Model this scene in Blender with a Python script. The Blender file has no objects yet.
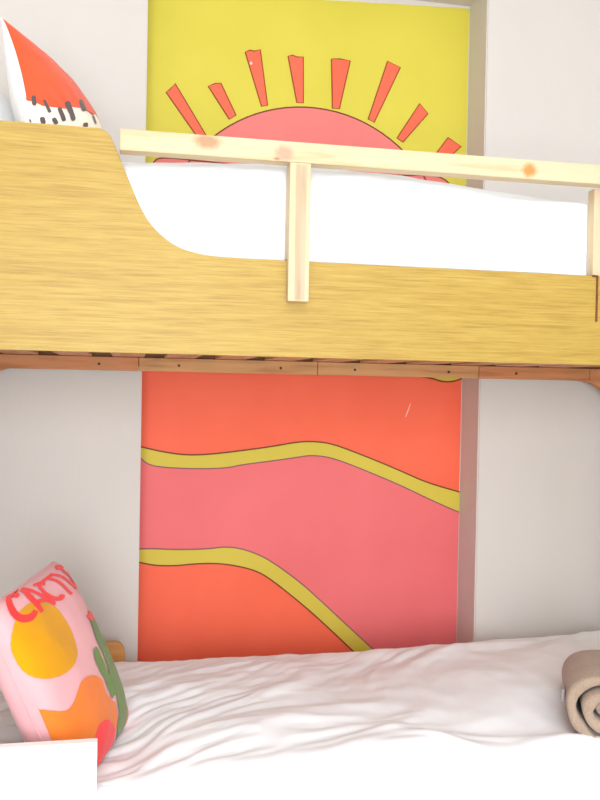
import bpy, bmesh, math, random
from mathutils import Vector, Matrix, Euler, noise

scene = bpy.context.scene
COL = scene.collection

# ------------------------------------------------------------------ camera
EYE = 1.285
def set_camera():
    yaw, pitch, roll = math.radians(11.3), math.radians(-0.75), math.radians(1.06)
    F = Vector((math.sin(yaw) * math.cos(pitch), math.cos(yaw) * math.cos(pitch), math.sin(pitch)))
    R = Vector((math.cos(yaw), -math.sin(yaw), 0.0))
    U = R.cross(F)
    c, s = math.cos(roll), math.sin(roll)
    R, U = R * c + U * s, U * c - R * s
    cd = bpy.data.cameras.new('camera')
    cd.sensor_fit = 'VERTICAL'
    cd.sensor_height = 36.0
    cd.lens = 36.0 * 850.0 / 800.0
    cd.clip_start = 0.05
    cam = bpy.data.objects.new('camera', cd)
    COL.objects.link(cam)
    cam.matrix_world = Matrix(((R.x, U.x, -F.x, 0.0), (R.y, U.y, -F.y, 0.0), (R.z, U.z, -F.z, EYE), (0, 0, 0, 1)))
    scene.camera = cam
set_camera()

# ------------------------------------------------------------------ light and exposure
world = bpy.data.worlds.new('daylight')
scene.world = world
world.use_nodes = True
bg = world.node_tree.nodes['Background']
bg.inputs['Color'].default_value = (0.92, 0.975, 1.03, 1)
bg.inputs['Strength'].default_value = 0.95

def area(name, loc, target, size, size_y, power, color):
    ld = bpy.data.lights.new(name, 'AREA')
    ld.shape = 'RECTANGLE'; ld.size = size; ld.size_y = size_y
    ld.energy = power; ld.color = color
    o = bpy.data.objects.new(name, ld); COL.objects.link(o)
    o.location = loc
    d = Vector(target) - Vector(loc)
    o.rotation_euler = d.to_track_quat('-Z', 'Y').to_euler()
    return o
# the tall window of the room, behind and to the left of the photographer
area('window_daylight', (-0.15, -2.0, 1.3), (0.7, 2.6, 1.2), 1.6, 2.2, 82.0, (0.93, 0.975, 1.0))
# added fill from above to brighten the lower duvet, no known ceiling lamp
area('overhead_fill', (0.5, 0.55, 2.88), (0.5, 0.9, 0.0), 0.9, 0.9, 9.0, (0.95, 0.98, 1.0))

vs = scene.view_settings
vs.view_transform = 'Standard'
vs.look = 'None'
vs.exposure = 0.70
vs.gamma = 1.0
vs.use_curve_mapping = False

# ------------------------------------------------------------------ materials
def lin(c):
    return tuple(((v / 255.0) / 12.92 if v / 255.0 <= 0.04045 else ((v / 255.0 + 0.055) / 1.055) ** 2.4) for v in c)

def base_mat(name, rough=0.7, spec=0.3):
    m = bpy.data.materials.new(name); m.use_nodes = True
    nt = m.node_tree
    b = nt.nodes['Principled BSDF']
    b.inputs['Roughness'].default_value = rough
    b.inputs['Specular IOR Level'].default_value = spec
    return m, nt, b

def nd(nt, kind, **kw):
    n = nt.nodes.new(kind)
    for k, v in kw.items():
        setattr(n, k, v)
    return n

def coords(nt, scale=(1, 1, 1), rot=(0, 0, 0), loc=(0, 0, 0)):
    tc = nd(nt, 'ShaderNodeTexCoord'); mp = nd(nt, 'ShaderNodeMapping')
    mp.inputs['Scale'].default_value = scale; mp.inputs['Rotation'].default_value = rot
    mp.inputs['Location'].default_value = loc
    nt.links.new(tc.outputs['Object'], mp.inputs['Vector'])
    return mp.outputs['Vector']

def noise_tex(nt, vec, scale, detail=4, rough=0.5, dist=0.0):
    n = nd(nt, 'ShaderNodeTexNoise')
    n.inputs['Scale'].default_value = scale; n.inputs['Detail'].default_value = detail
    n.inputs['Roughness'].default_value = rough; n.inputs['Distortion'].default_value = dist
    nt.links.new(vec, n.inputs['Vector'])
    return n.outputs['Fac']

def ramp(nt, fac, stops):
    r = nd(nt, 'ShaderNodeValToRGB')
    el = r.color_ramp.elements
    while len(el) < len(stops): el.new(0.5)
    for e, (p, c) in zip(el, stops):
        e.position = p; e.color = (*lin(c), 1)
    nt.links.new(fac, r.inputs['Fac'])
    return r.outputs['Color']

def mix(nt, fac, a, b, blend='MIX'):
    m = nd(nt, 'ShaderNodeMix', data_type='RGBA', blend_type=blend)
    for s, v in ((m.inputs[0], fac), (m.inputs[6], a), (m.inputs[7], b)):
        if isinstance(v, (int, float)): s.default_value = v
        elif isinstance(v, tuple): s.default_value = (*lin(v), 1)
        else: nt.links.new(v, s)
    return m.outputs[2]

def bump(nt, b, height, strength=0.2, dist=0.002):
    n = nd(nt, 'ShaderNodeBump')
    n.inputs['Strength'].default_value = strength; n.inputs['Distance'].default_value = dist
    nt.links.new(height, n.inputs['Height']); nt.links.new(n.outputs['Normal'], b.inputs['Normal'])

def mat_paint(name, c, var=4, rough=0.6, bscale=180, bstr=0.15, vscale=3.0, vec_scale=(1, 1, 1)):
    m, nt, b = base_mat(name, rough)
    v = coords(nt, vec_scale)
    f = noise_tex(nt, v, vscale, 3)
    lo = tuple(max(0, x - var) for x in c); hi = tuple(min(255, x + var) for x in c)
    nt.links.new(ramp(nt, f, ((0.3, lo), (0.7, hi))), b.inputs['Base Color'])
    bump(nt, b, noise_tex(nt, v, bscale, 3), bstr, 0.0015)
    return m

def mat_fabric(name, c, var=3, scale=600, rough=0.9, bstr=0.25, sheen=0.2, fold=0.0):
    m, nt, b = base_mat(name, rough, 0.15)
    v = coords(nt)
    f = noise_tex(nt, v, 9, 3)
    lo = tuple(max(0, x - var) for x in c); hi = tuple(min(255, x + var) for x in c)
    nt.links.new(ramp(nt, f, ((0.3, lo), (0.7, hi))), b.inputs['Base Color'])
    b.inputs['Sheen Weight'].default_value = sheen
    h = noise_tex(nt, v, scale, 2)
    bump(nt, b, h, bstr, 0.0008)
    return m

def mat_oak(name):
    m, nt, b = base_mat(name, 0.45, 0.35)
    warp = noise_tex(nt, coords(nt, (0.9, 1, 2.5)), 1.6, 2)
    v = coords(nt, (0.7, 1.0, 34.0))
    add = nd(nt, 'ShaderNodeVectorMath', operation='ADD')
    comb = nd(nt, 'ShaderNodeCombineXYZ')
    mul = nd(nt, 'ShaderNodeMath', operation='MULTIPLY'); mul.inputs[1].default_value = 2.0
    nt.links.new(warp, mul.inputs[0]); nt.links.new(mul.outputs[0], comb.inputs['Z'])
    nt.links.new(v, add.inputs[0]); nt.links.new(comb.outputs[0], add.inputs[1])
    broad = noise_tex(nt, add.outputs[0], 2.6, 3, 0.55)
    v2 = coords(nt, (7.0, 5.0, 210.0))
    fine = noise_tex(nt, v2, 1.2, 5, 0.72)
    c1 = ramp(nt, broad, ((0.30, (161, 128, 57)), (0.46, (167, 135, 62)), (0.60, (172, 142, 67)), (0.75, (166, 134, 61))))
    c2 = ramp(nt, fine, ((0.36, (136, 104, 40)), (0.50, (171, 142, 63)), (0.66, (190, 163, 84))))
    nt.links.new(mix(nt, 0.46, c1, c2), b.inputs['Base Color'])
    bump(nt, b, fine, 0.12, 0.001)
    return m

def mat_pine(name, axis='x', knots=(), tint=(203, 182, 150), dark=(194, 168, 128)):
    m, nt, b = base_mat(name, 0.6, 0.25)
    sc = {'x': (1.5, 22, 22), 'z': (22, 22, 1.5), 'y': (22, 1.5, 22)}[axis]
    f = noise_tex(nt, coords(nt, sc), 2.2, 4, 0.55, 0.4)
    col = ramp(nt, f, ((0.33, dark), (0.5, tint), (0.68, tuple(min(255, x + 6) for x in tint))))
    for (p, rad, kc, amt) in knots:
        tc = nd(nt, 'ShaderNodeTexCoord')
        sub = nd(nt, 'ShaderNodeVectorMath', operation='SUBTRACT'); sub.inputs[1].default_value = p
        nt.links.new(tc.outputs['Object'], sub.inputs[0])
        sc2 = nd(nt, 'ShaderNodeVectorMath', operation='MULTIPLY')
        sc2.inputs[1].default_value = (1 / rad[0], 1 / rad[1], 1 / rad[2])
        nt.links.new(sub.outputs[0], sc2.inputs[0])
        ln = nd(nt, 'ShaderNodeVectorMath', operation='LENGTH'); nt.links.new(sc2.outputs[0], ln.inputs[0])
        jit = nd(nt, 'ShaderNodeMath', operation='ADD')
        nt.links.new(ln.outputs['Value'], jit.inputs[0])
        jn = nd(nt, 'ShaderNodeMath', operation='MULTIPLY'); jn.inputs[1].default_value = 0.5
        nt.links.new(noise_tex(nt, coords(nt), 90, 2), jn.inputs[0]); nt.links.new(jn.outputs[0], jit.inputs[1])
        mr = nd(nt, 'ShaderNodeMapRange'); mr.inputs[1].default_value = 1.35; mr.inputs[2].default_value = 0.75
        mr.inputs[3].default_value = 0.0; mr.inputs[4].default_value = amt
        nt.links.new(jit.outputs[0], mr.inputs[0])
        col = mix(nt, mr.outputs[0], col, kc)
    nt.links.new(col, b.inputs['Base Color'])
    bump(nt, b, f, 0.08, 0.001)
    return m

M = {}
M['wall'] = mat_paint('plaster_wall', (209, 203, 198), 3, 0.8, 90, 0.35, 2.0, (1, 1, 0.35))
M['ceiling'] = mat_paint('ceiling_paint', (236, 234, 230), 2)
M['floor'] = mat_pine('floor_boards', 'x', (), (222, 214, 202), (206, 196, 182))
M['yellow'] = mat_paint('mural_yellow', (210, 197, 72), 3)
M['coral'] = mat_paint('mural_coral', (244, 106, 76), 4)
M['pink'] = mat_paint('mural_pink', (232, 112, 114), 4)
M['sunpink'] = mat_paint('mural_sun_pink', (228, 122, 118), 3)
M['ray'] = mat_paint('mural_ray', (238, 104, 76), 3)
M['stripe'] = mat_paint('mural_stripe', (208, 190, 70), 4)
M['line_brown'] = mat_paint('mural_line_brown', (112, 58, 24), 8)
M['line_ray'] = mat_paint('mural_line_ray', (146, 62, 34), 8)
M['line_grey'] = mat_paint('mural_line_grey', (132, 92, 96), 8)
M['chip'] = mat_paint('mural_chip', (245, 200, 190), 2)
M['oak'] = mat_oak('oak_veneer')
M['rail'] = mat_pine('pine_rail', 'x', (
    ((0.160, 1.90, 1.833), (0.036, 0.05, 0.020), (166, 122, 88), 0.8),
    ((0.335, 1.90, 1.820), (0.026, 0.05, 0.022), (196, 136, 118), 0.75),
    ((0.318, 1.90, 1.806), (0.010, 0.05, 0.004), (150, 96, 70), 0.7),
    ((0.935, 1.90, 1.822), (0.022, 0.05, 0.020), (196, 130, 66), 0.95)))
M['pinez'] = mat_pine('pine_upright', 'z')
M['pinecore'] = mat_pine('pine_core_strip', 'z', (), (192, 166, 140), (172, 150, 124))
M['ledger_a'] = mat_pine('ledger_orange', 'x', (), (196, 134, 92), (178, 114, 72))
M['ledger_b'] = mat_pine('ledger_tan', 'x', (), (198, 150, 102), (180, 128, 84))
M['slat'] = mat_pine('slat_wood', 'y', (), (214, 164, 130), (196, 142, 108))
M['tan'] = mat_pine('tan_wood', 'x', (), (198, 144, 86), (182, 124, 70))
M['tan_dark'] = mat_pine('brown_wood', 'x', (), (150, 98, 64), (128, 78, 48))
M['white_board'] = mat_paint('white_lacquer', (243, 243, 243), 1, 0.35)
M['screw'] = base_mat('dark_screw', 0.5)[0]
M['screw'].node_tree.nodes['Principled BSDF'].inputs['Base Color'].default_value = (*lin((70, 42, 26)), 1)
def mat_metal():
    m, nt, b = base_mat('brown_steel', 0.45)
    nt.links.new(ramp(nt, noise_tex(nt, coords(nt), 60, 3), ((0.3, (94, 52, 28)), (0.7, (128, 74, 40)))), b.inputs['Base Color'])
    b.inputs['Metallic'].default_value = 0.3
    return m
M['metal'] = mat_metal()
M['mattress'] = mat_fabric('mattress_cloth_slat_shade', (132, 92, 66), 6)  # brown stands in for the shade in the gaps between the slats
M['linen'] = mat_fabric('white_linen', (234, 236, 240), 2, 500)
M['pinkfab'] = mat_fabric('pink_cotton', (224, 166, 172), 3)
M['creamfab'] = mat_fabric('cream_cotton', (250, 236, 218), 2)
M['whitefab'] = mat_fabric('white_cotton', (240, 240, 240), 2)
for k, c in (('p_gold', (210, 146, 8)), ('p_orange', (230, 122, 46)), ('p_red', (240, 62, 66)), ('p_green', (102, 132, 62)),
             ('p_melon', (232, 86, 48)), ('p_seed', (92, 80, 82)), ('p_letter', (240, 58, 56))):
    M[k] = mat_fabric(k, c, 3)
def mat_towel():
    m, nt, b = base_mat('beige_terry', 0.95, 0.1)
    v = coords(nt)
    f = noise_tex(nt, v, 260, 3, 0.7)
    g = noise_tex(nt, v, 22, 3)
    c = mix(nt, 0.4, ramp(nt, f, ((0.3, (146, 124, 106)), (0.7, (190, 168, 150)))), ramp(nt, g, ((0.3, (158, 136, 118)), (0.7, (178, 156, 138)))))
    nt.links.new(c, b.inputs['Base Color'])
    b.inputs['Sheen Weight'].default_value = 0.3
    bump(nt, b, f, 0.8, 0.004)
    return m
M['towel'] = mat_towel()
M['tag'] = mat_fabric('grey_tag_cloth', (150, 146, 146), 4)

# ------------------------------------------------------------------ builders
def tag(o, label=None, cat=None, group=None, kind=None):
    if label: o['label'] = label
    if cat: o['category'] = cat
    if group: o['group'] = group
    if kind: o['kind'] = kind
    return o

def link(name, me, mat, parent=None):
    o = bpy.data.objects.new(name, me)
    COL.objects.link(o)
    if mat is not None and not me.materials: me.materials.append(mat)
    if parent is not None: o.parent = parent
    return o

def empty(name, loc=(0, 0, 0), rot=(0, 0, 0)):
    o = bpy.data.objects.new(name, None); COL.objects.link(o)
    o.empty_display_size = 0.1
    o.location = loc; o.rotation_euler = rot
    return o

def from_bm(name, bm, mat, parent=None, smooth=False):
    bmesh.ops.recalc_face_normals(bm, faces=bm.faces[:])
    me = bpy.data.meshes.new(name); bm.to_mesh(me); bm.free()
    if smooth:
        for p in me.polygons: p.use_smooth = True
    return link(name, me, mat, parent)

def from_data(name, v, f, mat, parent=None, smooth=True):
    me = bpy.data.meshes.new(name); me.from_pydata(v, [], f); me.update()
    if smooth:
        for p in me.polygons: p.use_smooth = True
    return link(name, me, mat, parent)

def box_bm(lo, hi, bev=0.0, bm=None):
    b = bmesh.new()
    r = bmesh.ops.create_cube(b, size=1.0)
    for v in b.verts:
        v.co = Vector([(lo[i] + hi[i]) / 2 + v.co[i] * (hi[i] - lo[i]) for i in range(3)])
    if bev:
        bmesh.ops.bevel(b, geom=b.edges[:], offset=bev, segments=2, affect='EDGES', profile=0.6)
    return b

def box(name, lo, hi, mat, parent=None, bev=0.002):
    return from_bm(name, box_bm(lo, hi, bev), mat, parent)

def prism_bm(poly, y0, y1, bev=0.0):
    """closed (x, z) outline pulled from depth y0 to y1"""
    b = bmesh.new()
    a = [b.verts.new((x, y0, z)) for x, z in poly]
    c = [b.verts.new((x, y1, z)) for x, z in poly]
    n = len(poly)
    f0 = b.faces.new(a); f1 = b.faces.new(c[::-1])
    for i in range(n):
        b.faces.new((a[i], c[i], c[(i + 1) % n], a[(i + 1) % n]))
    if bev:
        bmesh.ops.recalc_face_normals(b, faces=b.faces[:])
        es = [e for e in b.edges if all(f in (f0, f1) or True for f in e.link_faces) and (f0 in e.link_faces or f1 in e.link_faces)]
        bmesh.ops.bevel(b, geom=es, offset=bev, segments=2, affect='EDGES', profile=0.6)
    return b

def prism(name, poly, y0, y1, mat, parent=None, bev=0.0):
    return from_bm(name, prism_bm(poly, y0, y1, bev), mat, parent)

def chaikin(p, it=2, closed=False):
    p = [Vector(q) for q in p]
    for _ in range(it):
        o = []
        n = len(p)
        for i in range(n if closed else n - 1):
            a, b = p[i], p[(i + 1) % n]
            o += [a * 0.75 + b * 0.25, a * 0.25 + b * 0.75]
        if not closed:
            o = [p[0]] + o[1:-1] + [p[-1]]
        p = o
    return [tuple(q) for q in p]

def ribbon(p, w):
    """outline of a painted line of width w along the open polyline p"""
    L, Rr = [], []
    for i in range(len(p)):
        a = Vector(p[max(0, i - 1)]); b = Vector(p[min(len(p) - 1, i + 1)])
        d = (b - a).normalized(); n = Vector((-d.y, d.x)) * w / 2
        q = Vector(p[i])
        L.append(tuple(q + n)); Rr.append(tuple(q - n))
    return L + Rr[::-1]

def strip_bm(poly, y0, y1):
    """a painted line: its ribbon outline as a row of thin slabs"""
    b = bmesh.new()
    n = len(poly) // 2
    a = [b.verts.new((x, y0, z)) for x, z in poly]
    c = [b.verts.new((x, y1, z)) for x, z in poly]
    m = len(poly)
    for i in range(n - 1):
        q = (i, i + 1, m - 2 - i, m - 1 - i)
        b.faces.new([a[k] for k in q]); b.faces.new([c[k] for k in q[::-1]])
    for i in range(m):
        b.faces.new((a[i], c[i], c[(i + 1) % m], a[(i + 1) % m]))
    return b

def sm(a, b, x):
    t = max(0.0, min(1.0, (x - a) / (b - a)))
    return t * t * (3 - 2 * t)

def interp(x, pts):
    if x <= pts[0][0]: return pts[0][1]
    for (a, b), (c, d) in zip(pts, pts[1:]):
        if x <= c: return b + (d - b) * (x - a) / (c - a)
    return pts[-1][1]

# ------------------------------------------------------------------ the room
WALL_Y, NICHE_Y = 2.772, 2.93
NX0, NX1, NZ0, NZ1 = 0.036, 1.188, 0.18, 2.685
CEIL = 2.95
RX0, RX1, RY0 = -1.9, 2.75, -2.6

def wall_with_niche():
    b = bmesh.new()
    xs = [RX0, NX0, NX1, RX1]; zs = [0.0, NZ0, NZ1, CEIL]
    g = {(i, j): b.verts.new((xs[i], WALL_Y, zs[j])) for i in range(4) for j in range(4)}
    for i in range(3):
        for j in range(3):
            if (i, j) != (1, 1):
                b.faces.new((g[i, j], g[i + 1, j], g[i + 1, j + 1], g[i, j + 1]))
    k = {(i, j): b.verts.new((xs[i], NICHE_Y, zs[j])) for i in (1, 2) for j in (1, 2)}
    ring = [(1, 1), (2, 1), (2, 2), (1, 2)]
    for a, c in zip(ring, ring[1:] + ring[:1]):
        b.faces.new((g[a], g[c], k[c], k[a]))
    b.faces.new([k[r] for r in ring])
    bmesh.ops.recalc_face_normals(b, faces=b.faces[:])
    es = [e for e in b.edges if all(tuple(v.co)[1] < WALL_Y + 1e-4 for v in e.verts)
          and len(e.link_faces) == 2 and abs(e.link_faces[0].normal.dot(e.link_faces[1].normal)) < 0.2]
    bmesh.ops.bevel(b, geom=es, offset=0.004, segments=2, affect='EDGES')
    me = bpy.data.meshes.new('wall_back'); b.to_mesh(me); b.free()
    o = link('wall_back', me, M['wall'])
    # make sure the front of the wall looks into the room
    bm = bmesh.new(); bm.from_mesh(me); bm.faces.ensure_lookup_table()
    big = max(bm.faces, key=lambda f: f.calc_area())
    if big.normal.y > 0:
        bmesh.ops.reverse_faces(bm, faces=bm.faces[:]); bm.to_mesh(me)
    bm.free()
    tag(o, kind='structure', label='white plaster back wall with a tall shallow niche')
    return o
wall_back = wall_with_niche()
tag(box('wall_left', (RX0 - 0.1, RY0, 0), (RX0, WALL_Y, CEIL), M['wall'], None, 0), kind='structure', label='white plaster wall at the head end')
tag(box('wall_right', (RX1, RY0, 0), (RX1 + 0.1, WALL_Y, CEIL), M['wall'], None, 0), kind='structure', label='white plaster wall at the foot end')
tag(box('floor', (RX0, RY0, -0.05), (RX1, WALL_Y, 0), M['floor'], None, 0), kind='structure', label='pale wooden floor under the bunk bed')
tag(box('ceiling', (RX0, RY0, CEIL), (RX1, WALL_Y, CEIL + 0.05), M['ceiling'], None, 0), kind='structure', label='plain white ceiling')

# ------------------------------------------------------------------ the mural painted in the niche
mural = tag(empty('wall_mural', (0.61, NICHE_Y, NZ0)), 'bright sunrise mural painted inside the niche behind the bunk bed', 'mural')
def paint(name, poly, layer, mat, parent=mural):
    root = mural.location
    y1 = NICHE_Y - 0.0003; y0 = NICHE_Y - 0.0012 * (layer + 1)
    pts = [(x - root.x, z - root.z) for x, z in poly]
    o = from_bm(name, (strip_bm if 'outline' in name else prism_bm)(pts, y0 - root.y, y1 - root.y), mat)
    o.parent = parent
    return o
MX0, MX1 = 0.0375, 1.1855
paint('yellow_field', [(MX0, 1.70), (MX1, 1.70), (MX1, 2.676), (0.92, 2.664), (0.63, 2.649), (0.3, 2.635), (MX0, 2.625)], 0, M['yellow'])
paint('coral_field', [(MX0, NZ0 + 0.01), (MX1, NZ0 + 0.01), (MX1, 1.695), (MX0, 1.695)], 0, M['coral'])
# sun
sun_arc = [(0.606 + 0.517 * math.cos(math.radians(a)), 1.7537 + 0.517 * math.sin(math.radians(a))) for a in range(4, 177, 4)]
sun = paint('sun', sun_arc + [(0.095, 1.72), (1.117, 1.72)], 1, M['sunpink'])
paint('sun_outline', ribbon(sun_arc, 0.0045), 2, M['line_brown'], sun)
hill_top = chaikin([(0.055, 1.72), (0.052, 1.98), (0.062, 2.045), (0.095, 2.062), (0.25, 2.055), (0.6, 2.045), (0.95, 2.055), (1.04, 2.064), (1.10, 2.058), (1.14, 2.02), (1.15, 1.72)], 2)
hill = paint('pink_hill', hill_top, 2, M['sunpink'])
paint('hill_outline', ribbon(hill_top, 0.0045), 3, M['line_brown'], hill)
RAYS = [
    [(0.103, 2.281), (0.115, 2.290), (0.133, 2.312), (0.258, 2.118), (0.232, 2.110)],
    [(0.245, 2.313), (0.268, 2.324), (0.288, 2.327), (0.342, 2.222), (0.319, 2.207)],
    [(0.370, 2.441), (0.385, 2.449), (0.401, 2.447), (0.422, 2.455), (0.451, 2.265), (0.430, 2.260)],
    [(0.520, 2.441), (0.535, 2.446), (0.553, 2.441), (0.574, 2.444), (0.577, 2.284), (0.554, 2.284)],
    [(0.675, 2.446), (0.705, 2.449), (0.743, 2.446), (0.707, 2.275), (0.682, 2.274)],
    [(0.880, 2.457), (0.928, 2.440), (0.835, 2.237), (0.813, 2.247)],
    [(1.003, 2.317), (1.035, 2.284), (0.943, 2.175), (0.921, 2.188)],
    [(1.113, 2.204), (1.164, 2.176), (1.056, 2.073), (1.029, 2.089)],
]
for r in RAYS:
    cx = sum(p[0] for p in r) / len(r); cz = sum(p[1] for p in r) / len(r)
    o = paint('sun_ray', r, 2, M['ray'])
    paint('ray_outline', ribbon([((r[0][0] + r[-1][0]) / 2, (r[0][1] + r[-1][1]) / 2)] + r + [((r[0][0] + r[-1][0]) / 2, (r[0][1] + r[-1][1]) / 2)], 0.0036), 3, M['line_ray'], o)
# flowing stripes
b1t = chaikin([(MX0, 1.079), (0.096, 1.065), (0.18, 1.051), (0.266, 1.053), (0.374, 1.066), (0.484, 1.081), (0.588, 1.1), (0.648, 1.1), (0.708, 1.092), (0.832, 1.047), (0.958, 0.997), (1.06, 0.953), (MX1, 0.919)], 2)
b1b = chaikin([(MX0, 1.041), (0.066, 1.016), (0.139, 1.007), (0.246, 1.004), (0.332, 1.007), (0.386, 1.019), (0.485, 1.031), (0.589, 1.046), (0.625, 1.052), (0.686, 1.047), (0.746, 1.029), (0.833, 0.996), (0.959, 0.945), (1.086, 0.886), (MX1, 0.845)], 2)
b2t = chaikin([(MX0, 0.732), (0.091, 0.732), (0.155, 0.727), (0.271, 0.727), (0.326, 0.734), (0.38, 0.728), (0.435, 0.71), (0.491, 0.682), (0.598, 0.604), (0.671, 0.538), (0.757, 0.458), (0.874, 0.351), (1.04, 0.195)], 2)
b2b = chaikin([(MX0, 0.687), (0.092, 0.674), (0.166, 0.672), (0.219, 0.677), (0.294, 0.678), (0.359, 0.67), (0.437, 0.65), (0.492, 0.618), (0.599, 0.532), (0.673, 0.467), (0.795, 0.352), (0.96, 0.195)], 2)
paint('pink_field', b1b + [(MX1, 0.195)] + b2t[::-1], 1, M['pink'])
s1 = paint('yellow_stripe', b1t + b1b[::-1], 2, M['stripe'])
paint('stripe_outline', ribbon(b1t, 0.0045), 3, M['line_brown'], s1)
paint('stripe_outline', ribbon(b1b, 0.004), 3, M['line_grey'], s1)
s2 = paint('yellow_stripe', b2t + b2b[::-1], 2, M['stripe'])
paint('stripe_outline', ribbon(b2t, 0.004), 3, M['line_grey'], s2)
paint('stripe_outline', ribbon(b2b, 0.0045), 3, M['line_brown'], s2)
b3b = chaikin([(0.86, 1.375), (0.95, 1.345), (1.026, 1.338), (1.072, 1.332), (1.113, 1.320), (1.153, 1.322), (MX1, 1.334)], 2)
b3t = chaikin([(0.86, 1.375), (0.95, 1.43), (1.05, 1.425), (1.12, 1.40), (MX1, 1.41)], 2)
s3 = paint('yellow_stripe', b3t + b3b[::-1], 2, M['stripe'])
paint('stripe_outline', ribbon(b3b, 0.005), 3, M['line_brown'], s3)
paint('scratch', [(0.972, 1.190), (0.975, 1.192), (0.984, 1.212), (0.992, 1.240), (0.990, 1.238), (0.979, 1.210)], 2, M['chip'])
paint('paint_chip', [(0.386, 2.400), (0.392, 2.398), (0.396, 2.404), (0.391, 2.410), (0.386, 2.407)], 4, M['chip'])

# ------------------------------------------------------------------ the bunk bed
bed = tag(empty('bunk_bed', (0.55, 2.3, 0)), 'oak and pine bunk bed with a swooping front panel and guard rail', 'bunk bed')
B = Vector((0.55, 2.3, 0))
def bpart(o, parent=bed):
    """hang a part, built in room coordinates, under the bed"""
    o.parent = parent
    o.matrix_parent_inverse = Matrix.Identity(4)
    if parent is bed:
        o.location = -B
    return o

FY = 1.936                                  # face of the front panel
curve = [(-0.52, 1.853), (-0.100, 1.853), (-0.075, 1.853), (-0.062, 1.848), (-0.053, 1.839), (-0.044, 1.822), (-0.033, 1.796), (-0.008, 1.736),
         (0.015, 1.684), (0.037, 1.648), (0.071, 1.616), (0.105, 1.597), (0.139, 1.588), (0.180, 1.5825), (0.24, 1.581)]
outline = chaikin(curve, 2) + [(1.70, 1.579), (1.70, 1.358), (-0.52, 1.358)]
bpart(prism('front_panel', outline, FY, FY + 0.018, M['oak'], None, 0.0012))
# guard rail and its uprights
bpart(box('guard_rail', (-0.031, 1.910, 1.801), (1.33, 1.951, 1.848), M['rail'], None, 0.003))
up = box('guard_upright', (0.349, 1.910, 1.485), (0.398, 1.9355, 1.801), M['pinez'], None, 0.0025)
bpart(up)
bpart(box('upright_backing', (0.349, 1.9357, 1.5835), (0.398, 1.9565, 1.801), M['pinez'], None, 0.0015))
bpart(box('core_strip', (0.364, 1.9092, 1.490), (0.388, 1.9108, 1.796), M['pinecore'], None, 0.0004), up)
bpart(box('guard_upright', (1.134, 1.9545, 1.40), (1.185, 1.985, 1.801), M['pinez'], None, 0.0025))
# ladder hook on the panel at the foot end
bpart(box('ladder_hook', (1.133, 1.9325, 1.466), (1.1375, 1.9358, 1.581), M['metal'], None, 0.0008))
bpart(box('ladder_hook', (1.122, 1.9325, 1.5765), (1.1325, 1.9560, 1.5815), M['metal'], None, 0.0008))
# slats of the upper bunk
PITCH = 0.1565
slat_me = None
for i in range(12):
    x0 = -0.368 + i * PITCH
    o = box('slat', (x0, 1.957, 1.3735), (x0 + 0.096, 2.665, 1.392), M['slat'], None, 0.002)
    bpart(o)
# ledger boards along the wall side, with their screws
joints = [(-0.43, 0.0235), (0.0255, 0.5875), (0.5895, 1.139), (1.141, 1.544)]
screws = [[-0.095], [0.147, 0.468], [0.712, 1.033], [1.273]]
for i, (a, c) in enumerate(joints):
    o = bpart(box('ledger_board', (a, 2.666, 1.331), (c, 2.690, 1.3722), M['ledger_a' if i in (0, 3) else 'ledger_b'], None, 0.001))
    for sx in screws[i]:
        b = bmesh.new()
        bmesh.ops.create_cone(b, cap_ends=True, segments=10, radius1=0.0042, radius2=0.0042, depth=0.004,
                              matrix=Matrix.Translation((sx, 2.6655, 1.350)) @ Matrix.Rotation(math.pi / 2, 4, 'X'))
        bpart(from_bm('screw', b, M['screw']), o)
bpart(box('back_side_board', (-0.52, 2.695, 1.345), (1.70, 2.715, 1.60), M['tan_dark'], None, 0.001))
# back corner posts with a rounded bracket under the ledger
def bracket_post(x_start, x_post, x_out, r):
    s = 1 if x_post > x_start else -1
    arc = [(x_start + s * r * math.sin(t), 1.3312 - r * (1 - math.cos(t))) for t in [math.pi / 2 * k / 10 for k in range(11)]]
    pts = arc + [(x_post, 0.0), (x_out, 0.0), (x_out, 1.3712), (x_start + s * 0.04, 1.3712), (x_start + s * 0.04, 1.334), (x_start, 1.334)]
    return bpart(prism('corner_post', pts, 2.664, 2.6935, M['ledger_a'], None, 0.001))
bracket_post(-0.353, -0.413, -0.52, 0.060)
bracket_post(1.505, 1.655, 1.72, 0.150)
# front posts and end boards
bpart(box('corner_post', (-0.56, 1.955, 0), (-0.50, 2.0, 1.357), M['oak'], None, 0.003))
bpart(box('corner_post', (1.64, 1.955, 0), (1.70, 2.0, 1.357), M['oak'], None, 0.003))
bpart(box('end_board', (-0.56, 2.002, 0.25), (-0.525, 2.70, 1.90), M['oak'], None, 0.003))
bpart(box('end_board', (1.725, 2.002, 0.25), (1.755, 2.70, 1.60), M['oak'], None, 0.003))
# lower bunk
bpart(box('lower_side_rail', (-0.50, 1.905, 0.14), (1.60, 1.93, 0.27), M['oak'], None, 0.002))
bpart(box('lower_base', (-0.50, 1.932, 0.18), (1.60, 2.66, 0.20), M['slat'], None, 0.002))
bpart(box('white_side_board', (-0.52, 1.800, 0.10), (-0.056, 1.824, 0.544), M['white_board'], None, 0.0025))
def stub():
    pts = [(-0.50, 0.30), (-0.003, 0.30), (-0.003, 0.44)]
    for k in range(9):
        t = math.pi / 2 * k / 8
        pts.append((-0.033 + 0.030 * math.cos(t), 0.452 + 0.043 * math.sin(t)))
    pts += [(-0.50, 0.495)]
    return bpart(prism('back_guard_board', pts, 2.664, 2.684, M['tan'], None, 0.002))
stub()

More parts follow.
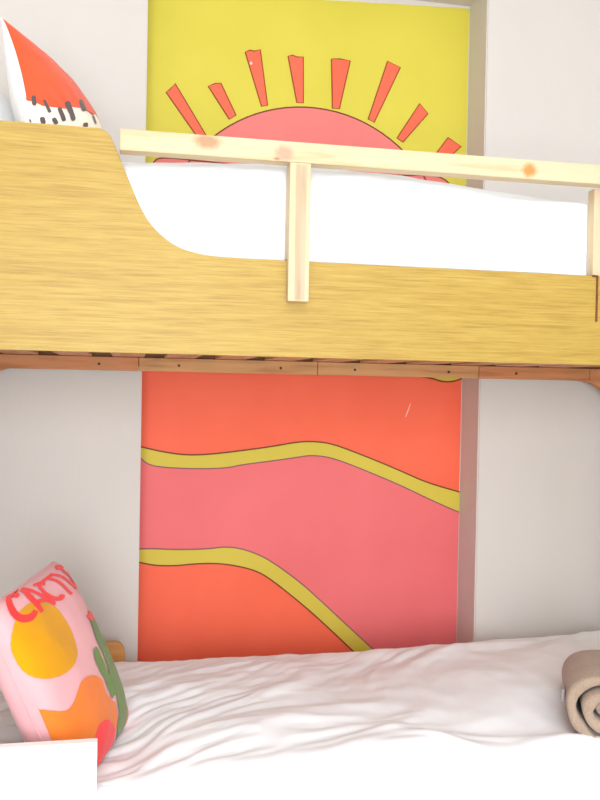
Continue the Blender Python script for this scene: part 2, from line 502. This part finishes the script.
# ------------------------------------------------------------------ mattresses
def soft_box(name, lo, hi, mat, r=0.03):
    b = box_bm(lo, hi)
    bmesh.ops.bevel(b, geom=b.edges[:], offset=r, segments=4, affect='EDGES', profile=0.5)
    c = Vector(((lo[0] + hi[0]) / 2, (lo[1] + hi[1]) / 2, lo[2]))
    for v in b.verts: v.co -= c
    o = from_bm(name, b, mat, None, True)
    o.location = c
    return o
tag(soft_box('mattress', (-0.50, 2.0, 1.3925), (1.58, 2.645, 1.570), M['mattress']), 'mattress of the upper bunk, coloured brown for the shade between the slats', 'mattress')
tag(soft_box('mattress', (-0.50, 1.935, 0.201), (1.58, 2.63, 0.385), M['whitefab']), 'mattress under the crumpled white duvet of the lower bunk', 'mattress')

# ------------------------------------------------------------------ duvets
def ridged(n):
    return 1.0 - min(1.0, abs(n) * 1.9)

def fold_height(x, y):
    """long diagonal creases that run up towards the wall and the foot end"""
    w = noise.noise(Vector((x * 1.7, y * 1.7, 3.1))) * 0.10
    w2 = noise.noise(Vector((x * 3.1, y * 3.1, 7.7))) * 0.04
    t = sm(2.6, 1.9, y)
    th = math.radians(38 - 24 * t - 8 * sm(0.7, 1.5, x))
    ca, sa = math.cos(th), math.sin(th)
    al = ca * x + sa * (y - 1.9)
    ac = -sa * x + ca * (y - 1.9) + w + w2
    h = 0.0
    h += 0.0110 * (ridged(noise.noise(Vector((al * 1.5, ac * 6.5, 0.3)))) - 0.5)
    h += 0.0100 * (ridged(noise.noise(Vector((al * 2.6, ac * 13.0, 5.3)))) - 0.5)
    h += 0.0064 * (ridged(noise.noise(Vector((al * 4.2, ac * 26.0, 2.9)))) - 0.5)
    h += 0.014 * noise.noise(Vector((x * 2.3, y * 2.6, 1.7)))
    # flatter creases that gather towards the foot end
    th2 = math.radians(-6 + 26 * (1 - t)); a2 = math.cos(th2) * x + math.sin(th2) * (y - 1.9); c2 = -math.sin(th2) * x + math.cos(th2) * (y - 1.9) + 1.3 * w
    g = 0.35 + 0.65 * sm(0.45, 1.0, x)
    h += g * 0.0100 * (ridged(noise.noise(Vector((a2 * 1.6, c2 * 8.0, 11.3)))) - 0.5)
    h += g * 0.0070 * (ridged(noise.noise(Vector((a2 * 2.8, c2 * 17.0, 15.1)))) - 0.5)
    h += 0.0030 * noise.noise(Vector((x * 14.0, y * 16.0, 4.0)))
    # pressed down where the cushion and the towel rest
    h -= 0.045 * math.exp(-(((x + 0.08) / 0.16) ** 2 + ((y - 2.02) / 0.22) ** 2) ** 2)
    h -= 0.030 * math.exp(-(((x - 1.22) / 0.14) ** 2 + ((y - 2.0) / 0.16) ** 2) ** 2)
    return h

def lower_duvet():
    nx, ny = 330, 190
    X0, X1 = -0.49, 1.585
    V, Fc = [], []
    for i in range(nx + 1):
        x = X0 + (X1 - X0) * i / nx
        zb = interp(x, [(-0.5, 0.434), (0.0, 0.436), (0.55, 0.438), (1.13, 0.450), (1.6, 0.476)])
        for j in range(ny + 1):
            s = j / ny
            # 0..0.08 tucked down the wall side, ..0.78 the top, the rest falls over the front edge
            if s < 0.06:
                t = s / 0.06; a = math.pi / 2 * t
                y = 2.648 - 0.035 * (1 - math.cos(a)); z = zb - 0.035 + 0.035 * math.sin(a) - (1 - t) * 0.05
                k = 0.35 * t
            elif s < 0.74:
                t = (s - 0.06) / 0.68
                y = 2.613 + (1.915 - 2.613) * t
                z = zb + 0.012 * math.sin(math.pi * t) + t * (0.442 - zb) * 0.9
                k = 0.35 + 0.65 * sm(0, 0.12, t)
            else:
                t = (s - 0.74) / 0.26
                a = min(1.0, t / 0.38) * math.pi / 2
                zc = zb + 0.9 * (0.442 - zb)
                y = 1.915 - 0.060 * math.sin(a); z = zc - 0.050 * (1 - math.cos(a))
                if t > 0.38:
                    z -= (t - 0.38) / 0.62 * 0.17; y -= 0.006 * math.sin((t - 0.38) * 4)
                k = 1.0 - 0.5 * min(1.0, t * 4)
            h = fold_height(x, y + (z - 0.45) * (1.0 if s > 0.8 else 0.0)) * k
            if s > 0.74:
                t = (s - 0.74) / 0.26; a = min(1.0, t / 0.38) * math.pi / 2
                y -= h * math.sin(a) * 0.6; z += h * math.cos(a)
            else:
                z += h
            V.append((x, y, z))
    for i in range(nx):
        for j in range(ny):
            a = i * (ny + 1) + j
            Fc.append((a, a + ny + 1, a + ny + 2, a + 1))
    o = from_data('duvet', V, Fc, M['linen'])
    md = o.modifiers.new('thickness', 'SOLIDIFY'); md.thickness = 0.012; md.offset = -1
    return o
ld = tag(lower_duvet(), 'crumpled white duvet spread over the lower bunk', 'duvet')

def upper_duvet():
    nx, ny = 270, 110
    X0, X1 = -0.50, 1.56
    top = [(-0.50, 1.690), (-0.095, 1.692), (-0.07, 1.745), (-0.050, 1.795), (-0.035, 1.808), (0.10, 1.814), (0.358, 1.820), (0.445, 1.820), (0.78, 1.805), (0.97, 1.789), (1.16, 1.777), (1.6, 1.77)]
    V, Fc = [], []
    for i in range(nx + 1):
        u = i / nx
        x = X0 + (X1 - X0) * u
        zt = interp(x, top)
        for j in range(ny + 1):
            s = j / ny
            if s < 0.42:                         # front face, bottom to shoulder
                t = s / 0.42
                y = 1.958 + 0.004 * math.sin(t * 3); z = 1.585 + (zt - 0.055 - 1.585) * t
                n = Vector((0, -1, 0))
            elif s < 0.62:
                t = (s - 0.42) / 0.20; a = t * math.pi / 2
                y = 2.028 - 0.070 * math.cos(a); z = zt - 0.055 + 0.055 * math.sin(a)
                n = Vector((0, -math.cos(a), math.sin(a)))
            else:
                t = (s - 0.62) / 0.38
                y = 2.028 + (2.64 - 2.028) * t; z = zt - 0.06 * t * t
                n = Vector((0, 0, 1))
            q = y * 0.9 + z * 1.2
            w = noise.noise(Vector((x * 2.0, q * 2.0, 4.4))) * 0.12
            al = 0.94 * x + 0.34 * q; ac = -0.34 * x + 0.94 * q + w
            h = 0.007 * (ridged(noise.noise(Vector((al * 1.6, ac * 7.0, 2.2)))) - 0.5) + 0.004 * (ridged(noise.noise(Vector((al * 2.6, ac * 15.0, 8.2)))) - 0.5)
            h += 0.010 * noise.noise(Vector((x * 3.0, q * 3.0, 6.6)))
            damp = 0.8 if s > 0.42 else 1.1 * sm(0.0, 0.12, s)
            p = Vector((x, y, z)) + n * h * damp
            p.y = max(p.y + 0.010, 1.9555)
            p.y = max(p.y, 1.9555 + 0.034 * sm(0.26, 0.045, abs(x - 1.16)))
            V.append(tuple(p))
    for i in range(nx):
        for j in range(ny):
            a = i * (ny + 1) + j
            Fc.append((a, a + ny + 1, a + ny + 2, a + 1))
    # close the head end with a soft rolled edge
    rim = [k for k in range(ny + 1)]
    base = len(V)
    for k in rim:
        vx, vy, vz = V[k]
        V.append((vx + 0.004, min(max(vy, 2.0), 2.62), max(1.588, vz - 0.045)))
    for k in range(ny):
        Fc.append((k, k + 1, base + k + 1, base + k))
    o = from_data('duvet', V, Fc, M['linen'])
    md = o.modifiers.new('thickness', 'SOLIDIFY'); md.thickness = 0.010; md.offset = -1
    return o
tag(upper_duvet(), 'puffy white duvet behind the guard rail of the upper bunk', 'duvet')

# ------------------------------------------------------------------ printed cushions
def pil_point(u, v, a, b, t, c, e, side=1, seed=0.0):
    x = a * u * (1 - c * (1 - v * v) * u * u)
    y = b * v * (1 - c * (1 - u * u) * v * v)
    k = max(0.0, 1 - u * u) * max(0.0, 1 - v * v)
    h = t * k ** e
    wr = 0.0035 * min(1.0, k * 3) * noise.noise(Vector((u * 2.2 + seed, v * 2.2, side * 3.0)))
    wr += 0.0022 * min(1.0, k * 2) * (1 - min(1.0, 2.2 * abs(noise.noise(Vector((u * 1.4 + v * 1.1 + seed, v * 5.0 - u * 4.0, side * 5.0))))))
    return Vector((x, y, side * (h + wr)))

GRID = [math.sin(math.pi / 2 * (2 * i / 44 - 1)) for i in range(45)]

def pil_cover(name, size, mat, parent, seed):
    V, Fc = [], []
    n = len(GRID)
    idx = {}
    for side in (1, -1):
        for i, u in enumerate(GRID):
            for j, v in enumerate(GRID):
                rim = i in (0, n - 1) or j in (0, n - 1)
                key = (i, j, 0 if rim else side)
                if key not in idx:
                    idx[key] = len(V); V.append(tuple(pil_point(u, v, *size, side, seed)))
    def g(i, j, side):
        rim = i in (0, n - 1) or j in (0, n - 1)
        return idx[(i, j, 0 if rim else side)]
    for side in (1, -1):
        for i in range(n - 1):
            for j in range(n - 1):
                q = (g(i, j, side), g(i + 1, j, side), g(i + 1, j + 1, side), g(i, j + 1, side))
                Fc.append(q if side == 1 else q[::-1])
    return from_data(name, V, Fc, mat, parent)

def print_patch(name, poly, size, mat, parent, seed, lift=0.0012, strip=False):
    """a shape of the print, laid over the bulging front of the cushion"""
    b = bmesh.new()
    cl = lambda x: max(-0.992, min(0.992, x))
    vs_ = []
    for u, v in poly:
        p = (cl(u), cl(v), 0)
        if strip or not vs_ or (Vector(vs_[-1].co) - Vector(p)).length > 1e-4:
            vs_.append(b.verts.new(p))
    if not strip and (vs_[0].co - vs_[-1].co).length < 1e-4:
        b.verts.remove(vs_.pop())
    if strip:
        m = len(vs_)
        for i in range(m // 2 - 1):
            b.faces.new([vs_[k] for k in (i, i + 1, m - 2 - i, m - 1 - i)])
    else:
        b.faces.new(vs_)
    bmesh.ops.triangulate(b, faces=b.faces[:])
    for ax in (0, 1):
        lo = min(v.co[ax] for v in b.verts); hi = max(v.co[ax] for v in b.verts)
        for gline in GRID:
            if lo + 1e-4 < gline < hi - 1e-4:
                co = Vector((0, 0, 0)); co[ax] = gline
                no = Vector((0, 0, 0)); no[ax] = 1
                bmesh.ops.bisect_plane(b, geom=b.verts[:] + b.edges[:] + b.faces[:], plane_co=co, plane_no=no, dist=1e-6)
    bmesh.ops.triangulate(b, faces=b.faces[:])
    for v in b.verts:
        u, w = v.co.x, v.co.y
        e = 0.004
        p = pil_point(u, w, *size, 1, seed)
        du = pil_point(min(0.999, u + e), w, *size, 1, seed) - pil_point(max(-0.999, u - e), w, *size, 1, seed)
        dv = pil_point(u, min(0.999, w + e), *size, 1, seed) - pil_point(u, max(-0.999, w - e), *size, 1, seed)
        n = du.cross(dv)
        n = n.normalized() if n.length > 1e-12 else Vector((0, 0, 1))
        v.co = p + n * (lift + 0.0007)
    for f in b.faces:
        f.smooth = True
    me = bpy.data.meshes.new(name); b.to_mesh(me); b.free()
    return link(name, me, mat, parent)

CACTUS_PRINT = [
    ('sun', [(-0.903,0.731),(-0.96,0.663),(-0.984,0.595),(-0.992,0.532),(-0.994,0.462),(-0.993,0.386),(-0.988,0.318),(-0.977,0.261),(-0.949,0.206),(-0.894,0.155),(-0.809,0.113),(-0.689,0.082),(-0.576,0.068),(-0.468,0.068),(-0.364,0.086),(-0.261,0.117),(-0.186,0.165),(-0.138,0.23),(-0.106,0.304),(-0.089,0.393),(-0.089,0.478),(-0.103,0.561),(-0.124,0.631),(-0.155,0.686),(-0.206,0.736),(-0.271,0.777),(-0.364,0.811),(-0.478,0.834),(-0.584,0.838),(-0.684,0.827),(-0.768,0.807),(-0.834,0.779)]),
    ('orange_hill', [(-1.0,-0.044),(-0.991,-0.086),(-0.953,-0.134),(-0.879,-0.193),(-0.807,-0.227),(-0.754,-0.234),(-0.699,-0.23),(-0.639,-0.213),(-0.584,-0.193),(-0.532,-0.162),(-0.471,-0.134),(-0.402,-0.106),(-0.318,-0.103),(-0.217,-0.117),(-0.127,-0.141),(-0.047,-0.172),(0.016,-0.206),(0.072,-0.251),(0.092,-0.298),(0.075,-0.347),(0.082,-0.402),(0.124,-0.468),(0.186,-0.532),(0.261,-0.587),(0.291,-0.65),(0.274,-0.721),(0.234,-0.774),(0.169,-0.811),(0.099,-0.851),(0.047,-0.902),(0.019,-0.963),(-0.151,-0.97),(-0.344,-0.973),(-0.676,-0.906),(-0.879,-0.838),(-0.982,-0.768),(-0.999,-0.697),(-1.0,-0.604),(-1.0,-0.514),(-1.0,-0.425),(-1.0,-0.291),(-1.0,-0.11)]),
    ('red_hill', [(-0.541,-0.676),(-0.49,-0.631),(-0.431,-0.601),(-0.364,-0.587),(-0.291,-0.587),(-0.21,-0.604),(-0.134,-0.629),(-0.058,-0.663),(0.005,-0.714),(0.061,-0.779),(0.075,-0.842),(0.068,-0.91),(0.068,-0.969),(-0.086,-0.97),(-0.227,-0.971),(-0.36,-0.973),(-0.453,-0.974),(-0.595,-0.941),(-0.658,-0.857),(-0.601,-0.752)]),
    ('red_edge', [(0.564,-0.694),(0.781,-0.794),(0.878,-0.888),(0.679,-0.973),(0.418,-0.97),(0.21,-0.969),(0.251,-0.881)]),
    ('trunk', [(0.517,0.298),(0.831,0.247),(0.825,0.061),(0.825,-0.141),(0.827,-0.39),(0.834,-0.502),(0.706,-0.738),(0.647,-0.888),(0.484,-0.971),(0.165,-0.969),(0.162,-0.817),(0.311,-0.743),(0.357,-0.601),(0.344,-0.402),(0.373,-0.227),(0.412,-0.106),(0.406,0.145)]),
    ('arm', [(0.291,0.044),(0.176,0.047),(0.103,-0.033),(0.113,-0.22),(0.155,-0.268),(0.172,-0.487),(0.223,-0.526),(0.357,-0.511),(0.453,-0.508),(0.465,-0.396),(0.364,-0.304),(0.321,-0.268),(0.314,-0.162),(0.328,-0.026)]),
    ('flower', [(0.496,0.288),(0.456,0.373),(0.55,0.354),(0.74,0.377),(0.743,0.318),(0.836,0.324),(0.831,0.244)]),
]
CACTUS_TEXT = [
    ('letter_c', [(-0.478,0.95),(-0.447,0.974),(-0.418,0.992),(-0.308,1.0),(-0.399,1.0),(-0.623,0.995),(-0.738,0.969),(-0.802,0.931),(-0.838,0.888),(-0.857,0.836),(-0.853,0.788),(-0.827,0.745),(-0.781,0.711),(-0.719,0.689),(-0.647,0.681),(-0.578,0.689),(-0.523,0.704),(-0.478,0.726),(-0.535,0.766),(-0.573,0.754),(-0.598,0.754),(-0.637,0.752),(-0.671,0.759),(-0.709,0.77),(-0.733,0.788),(-0.75,0.813),(-0.752,0.842),(-0.738,0.881),(-0.709,0.918),(-0.666,0.949),(-0.62,0.968),(-0.618,0.97),(-0.609,0.97),(-0.584,0.957),(-0.57,0.95),(-0.576,0.937)]),
    ('letter_a', [(-0.38,0.978),(-0.459,0.895),(-0.471,0.827),(-0.465,0.694),(-0.377,0.697),(-0.364,0.831),(-0.344,0.906),(-0.254,0.987)]),
    ('letter_a', [(-0.344,0.968),(-0.298,0.906),(-0.254,0.834),(-0.134,0.671),(-0.054,0.684),(-0.182,0.848),(-0.23,0.923),(-0.254,0.983)]),
    ('letter_a', [(-0.406,0.79),(-0.203,0.75),(-0.162,0.788),(-0.367,0.827)]),
    ('letter_c', [(0.092,0.909),(0.058,0.931),(0.033,0.943),(-0.019,0.949),(-0.099,0.927),(-0.138,0.895),(-0.151,0.853),(-0.138,0.798),(-0.099,0.75),(-0.044,0.711),(0.026,0.684),(0.106,0.668),(0.196,0.671),(0.254,0.691),(0.151,0.728),(0.131,0.719),(0.127,0.719),(0.079,0.721),(0.026,0.738),(-0.023,0.768),(-0.054,0.809),(-0.065,0.86),(-0.051,0.897),(-0.026,0.919),(-0.033,0.92),(-0.026,0.919),(-0.005,0.912),(0.037,0.892)]),
    ('letter_c', [(-0.148,0.944),(0.04,0.919),(0.086,0.941),(-0.092,0.965)]),
    ('letter_t', [(0.065,0.922),(0.396,0.922),(0.434,0.948),(0.096,0.948)]),
    ('letter_t', [(0.21,0.923),(0.298,0.851),(0.334,0.785),(0.38,0.647),(0.456,0.647),(0.409,0.788),(0.364,0.862),(0.281,0.936)]),
    ('letter_u', [(0.354,0.927),(0.453,0.878),(0.505,0.836),(0.55,0.785),(0.593,0.733),(0.671,0.647),(0.862,0.642),(0.714,0.733),(0.639,0.79),(0.587,0.844),(0.523,0.891),(0.428,0.943)]),
    ('letter_u', [(0.689,0.899),(0.754,0.817),(0.77,0.756),(0.726,0.653),(0.864,0.639),(0.881,0.747),(0.895,0.811),(0.777,0.902)]),
    ('letter_s', [(0.598,0.942),(0.674,0.93),(0.697,0.924),(0.745,0.902),(0.924,0.908),(0.883,0.943),(0.813,0.965),(0.714,0.975)]),
]
MELON_EDGE = [(-0.357,1.0),(-0.393,0.998),(-0.421,0.984),(-0.45,0.944),(-0.49,0.857),(-0.428,0.679),(-0.37,0.544),(-0.227,0.383),(-0.117,0.22),(0.079,-0.04),(0.082,-0.158),(0.244,-0.281),(0.37,-0.453)]
MELON_SEEDS = [
    [(-0.344,0.953),(-0.337,0.93),(-0.364,0.922),(-0.478,0.922),(-0.508,0.93),(-0.514,0.954),(-0.487,0.961),(-0.37,0.96)],
    [(-0.393,0.848),(-0.37,0.825),(-0.377,0.811),(-0.523,0.75),(-0.544,0.75),(-0.57,0.774),(-0.564,0.79),(-0.418,0.851)],
    [(-0.421,0.647),(-0.39,0.612),(-0.396,0.595),(-0.532,0.532),(-0.558,0.535),(-0.593,0.57),(-0.587,0.587),(-0.45,0.653)],
    [(-0.23,0.505),(-0.172,0.444),(-0.176,0.418),(-0.383,0.344),(-0.421,0.354),(-0.478,0.409),(-0.475,0.437),(-0.274,0.517)],
    [(0.047,0.189),(0.148,0.096),(0.155,0.061),(-0.002,0.061),(-0.061,0.089),(-0.141,0.169),(-0.141,0.196),(-0.012,0.217)],
    [(-0.697,0.888),(-0.671,0.853),(-0.686,0.834),(-0.736,0.819),(-0.766,0.823),(-0.794,0.857),(-0.779,0.876),(-0.728,0.891)],
    [(-0.642,0.733),(-0.604,0.702),(-0.604,0.676),(-0.639,0.647),(-0.666,0.645),(-0.704,0.676),(-0.702,0.699),(-0.668,0.731)],
    [(-0.331,0.176),(-0.281,0.113),(-0.291,0.096),(-0.324,0.099),(-0.37,0.124),(-0.415,0.182),(-0.402,0.2),(-0.37,0.196)],
    [(0.016,-0.096),(0.079,-0.155),(0.089,-0.179),(-0.023,-0.189),(-0.054,-0.172),(-0.106,-0.12),(-0.11,-0.103),(-0.012,-0.082)],
    [(-0.754,0.987),(-0.747,0.982),(-0.754,0.978),(-0.788,0.971),(-0.798,0.971),(-0.804,0.977),(-0.798,0.982),(-0.763,0.988)],
    [(0.354,-0.499),(0.357,-0.499),(0.351,-0.502),(0.244,-0.558),(0.237,-0.561),(0.237,-0.564),(0.24,-0.558),(0.351,-0.505)],
]

def piping(name, size, mat, parent, seed, r=0.0028):
    pts = []
    seq = [(u, -1) for u in GRID] + [(1, v) for v in GRID[1:]] + [(u, 1) for u in GRID[::-1][1:]] + [(-1, v) for v in GRID[::-1][1:-1]]
    P = [pil_point(u, v, *size, 1, seed) for u, v in seq]
    V, Fc = [], []
    n = len(P); c = Vector((0, 0, 0))
    for i, p in enumerate(P):
        d = (P[(i + 1) % n] - P[i - 1]).normalized(); o = Vector((0, 0, 1)); s = d.cross(o)
        for k in range(6):
            a = 2 * math.pi * k / 6
            V.append(tuple(p + (s * math.cos(a) + o * math.sin(a)) * r))
    for i in range(n):
        for k in range(6):
            Fc.append((i * 6 + k, ((i + 1) % n) * 6 + k, ((i + 1) % n) * 6 + (k + 1) % 6, i * 6 + (k + 1) % 6))
    return from_data(name, V, Fc, mat, parent)

# lower bunk: pink cushion with cactus, sun and lettering
CS = (0.1907, 0.2257, 0.0787, 0.02, 0.3)
cc = tag(empty('throw_cushion', (-0.153, 2.0607, 0.611), (1.1485, -0.0652, 1.2694)),
         'pink cushion printed with a cactus, a golden sun and the word CACTUS', 'cushion', 'printed cushions at the head ends')
pil_cover('cushion_cover', CS, M['pinkfab'], cc, 1.3)
piping('seam', CS, M['pinkfab'], cc, 1.3, 0.0022)
KEY = {'sun': ('printed_sun', 'p_gold', 0.0010), 'orange_hill': ('printed_hill', 'p_orange', 0.0010), 'red_hill': ('printed_hill', 'p_red', 0.0017),
       'red_edge': ('printed_hill', 'p_red', 0.0017), 'trunk': ('printed_cactus', 'p_green', 0.0024), 'arm': ('printed_cactus_arm', 'p_green', 0.0022),
       'flower': ('printed_flower', 'p_red', 0.0028)}
for k, poly in CACTUS_PRINT:
    nm, mt, lift = KEY[k]
    print_patch(nm, poly, CS, M[mt], cc, 1.3, lift)
for k, poly in CACTUS_TEXT:
    print_patch(k, poly, CS, M['p_letter'], cc, 1.3, 0.0018, True)

# upper bunk: watermelon cushion
MS = (0.2063, 0.2023, 0.0787, 0.1, 0.5)
mc = tag(empty('throw_cushion', (-0.186, 2.3106, 1.9583), (0.6839, -0.9883, 1.9801)),
         'watermelon print cushion in coral red and cream with dark seeds on the upper bunk', 'cushion', 'printed cushions at the head ends')
pil_cover('cushion_cover', MS, M['whitefab'], mc, 4.1)
print_patch('printed_melon_rind', [(-0.99, -0.99), (0.99, -0.99), (0.99, 0.99), (-0.99, 0.99)], MS, M['creamfab'], mc, 4.1, 0.0006)
piping('seam', MS, M['whitefab'], mc, 4.1)
print_patch('printed_melon_flesh', MELON_EDGE + [(0.7, -0.99), (0.99, -0.99), (0.99, 0.99), (-0.356, 0.99)], MS, M['p_melon'], mc, 4.1, 0.0016)
for poly in MELON_SEEDS:
    print_patch('printed_seed', poly, MS, M['p_seed'], mc, 4.1, 0.0026)

wp = tag(empty('bed_pillow', (-0.316, 2.371, 1.915), (0.6839, -0.9883, 1.9801)), 'plain white pillow tucked behind the watermelon cushion', 'pillow')
pil_cover('pillow_case', (0.185, 0.17, 0.045, 0.1, 0.5), M['whitefab'], wp, 8.8)
piping('seam', (0.185, 0.17, 0.045, 0.1, 0.5), M['whitefab'], wp, 8.8)

# ------------------------------------------------------------------ rolled towel
def rolled_towel():
    root = tag(empty('rolled_towel', (1.160, 1.872, 0.424), (0, 0, math.radians(-25))), 'beige terry towel rolled up on the white duvet of the lower bunk', 'towel')
    L = 0.26
    turns, n = 2.35, 180
    th = 0.029
    mid = []
    for i in range(n + 1):
        t = i / n
        a = math.radians(252) - t * turns * 2 * math.pi
        r = 0.088 - 0.077 * t ** 0.95
        wob = 1 + 0.05 * math.sin(a * 2 + 0.7) + 0.035 * math.sin(a * 3 + 2 * t)
        x = r * math.cos(a) * 1.07 * wob; z = r * math.sin(a) * 0.92 * wob
        # the heart of the roll is squashed along a slant
        sk = sm(0.35, 0.9, t)
        x, z = x + sk * z * 0.25, z * (1 - 0.25 * sk)
        mid.append(Vector((x, z)))
    zmin = min(p.y for p in mid) - th / 2
    outer, inner = [], []
    for i, p in enumerate(mid):
        d = (mid[min(n, i + 1)] - mid[max(0, i - 1)]).normalized()
        nn = Vector((-d.y, d.x))
        w = th * (0.92 + 0.14 * math.sin(i * 0.35)) * (0.35 + 0.65 * sm(0, 0.04, i / n) * 1.0)
        outer.append(p + nn * w / 2); inner.append(p - nn * w / 2)
    # rounded inner end
    tip = []
    d = (mid[-1] - mid[-3]).normalized(); nn = Vector((-d.y, d.x))
    for k in range(1, 6):
        a = math.pi * k / 6
        tip.append(mid[-1] + nn * (th / 2) * math.cos(a) + d * (th / 2) * math.sin(a))
    prof = outer + tip + inner[::-1]
    m = len(prof)
    ys = [0.0, 0.003, 0.010, 0.05, 0.10, 0.15, 0.20, L - 0.010, L - 0.003, L]
    V, Fc = [], []
    cen = [(o_ + i_) / 2 for o_, i_ in zip(outer, inner)]
    cl = cen + [mid[-1]] * 5 + cen[::-1]
    for q, y in enumerate(ys):
        f = {0: 0.55, 1: 0.85, len(ys) - 1: 0.55, len(ys) - 2: 0.85}.get(q, 1.0)
        for i, p in enumerate(prof):
            pp = cl[i] + (p - cl[i]) * f
            tele = 0.012 * math.sin(i * 0.045) if i < m // 2 else 0.012 * math.sin((m - i) * 0.045)
            bulge = 1 + 0.02 * math.sin(y * 14 + 0.6)
            V.append((pp.x * bulge, y + tele * (1 if q < 3 else 0.3), (pp.y - zmin) * bulge))
    for q in range(len(ys) - 1):
        for i in range(m):
            a, c = q * m + i, q * m + (i + 1) % m
            Fc.append((a, c, c + m, a + m))
    # end faces: strips across the thickness
    for q, flip in ((0, False), (len(ys) - 1, True)):
        o0 = q * m
        for i in range(m // 2 - 1):
            a, b_, c, d_ = o0 + i, o0 + i + 1, o0 + m - 2 - i, o0 + m - 1 - i
            if len({a, b_, c, d_}) == 4:
                Fc.append((a, d_, c, b_) if not flip else (a, b_, c, d_))
    b = from_data('towel_cloth', V, Fc, M['towel'], root)
    bm = bmesh.new(); bm.from_mesh(b.data); bmesh.ops.recalc_face_normals(bm, faces=bm.faces[:]); bm.to_mesh(b.data); bm.free()
    tg = box('care_label', (-0.112, 0.045, 0.085), (-0.104, 0.075, 0.115), M['tag'], root, 0.001)
    return root
rolled_towel()
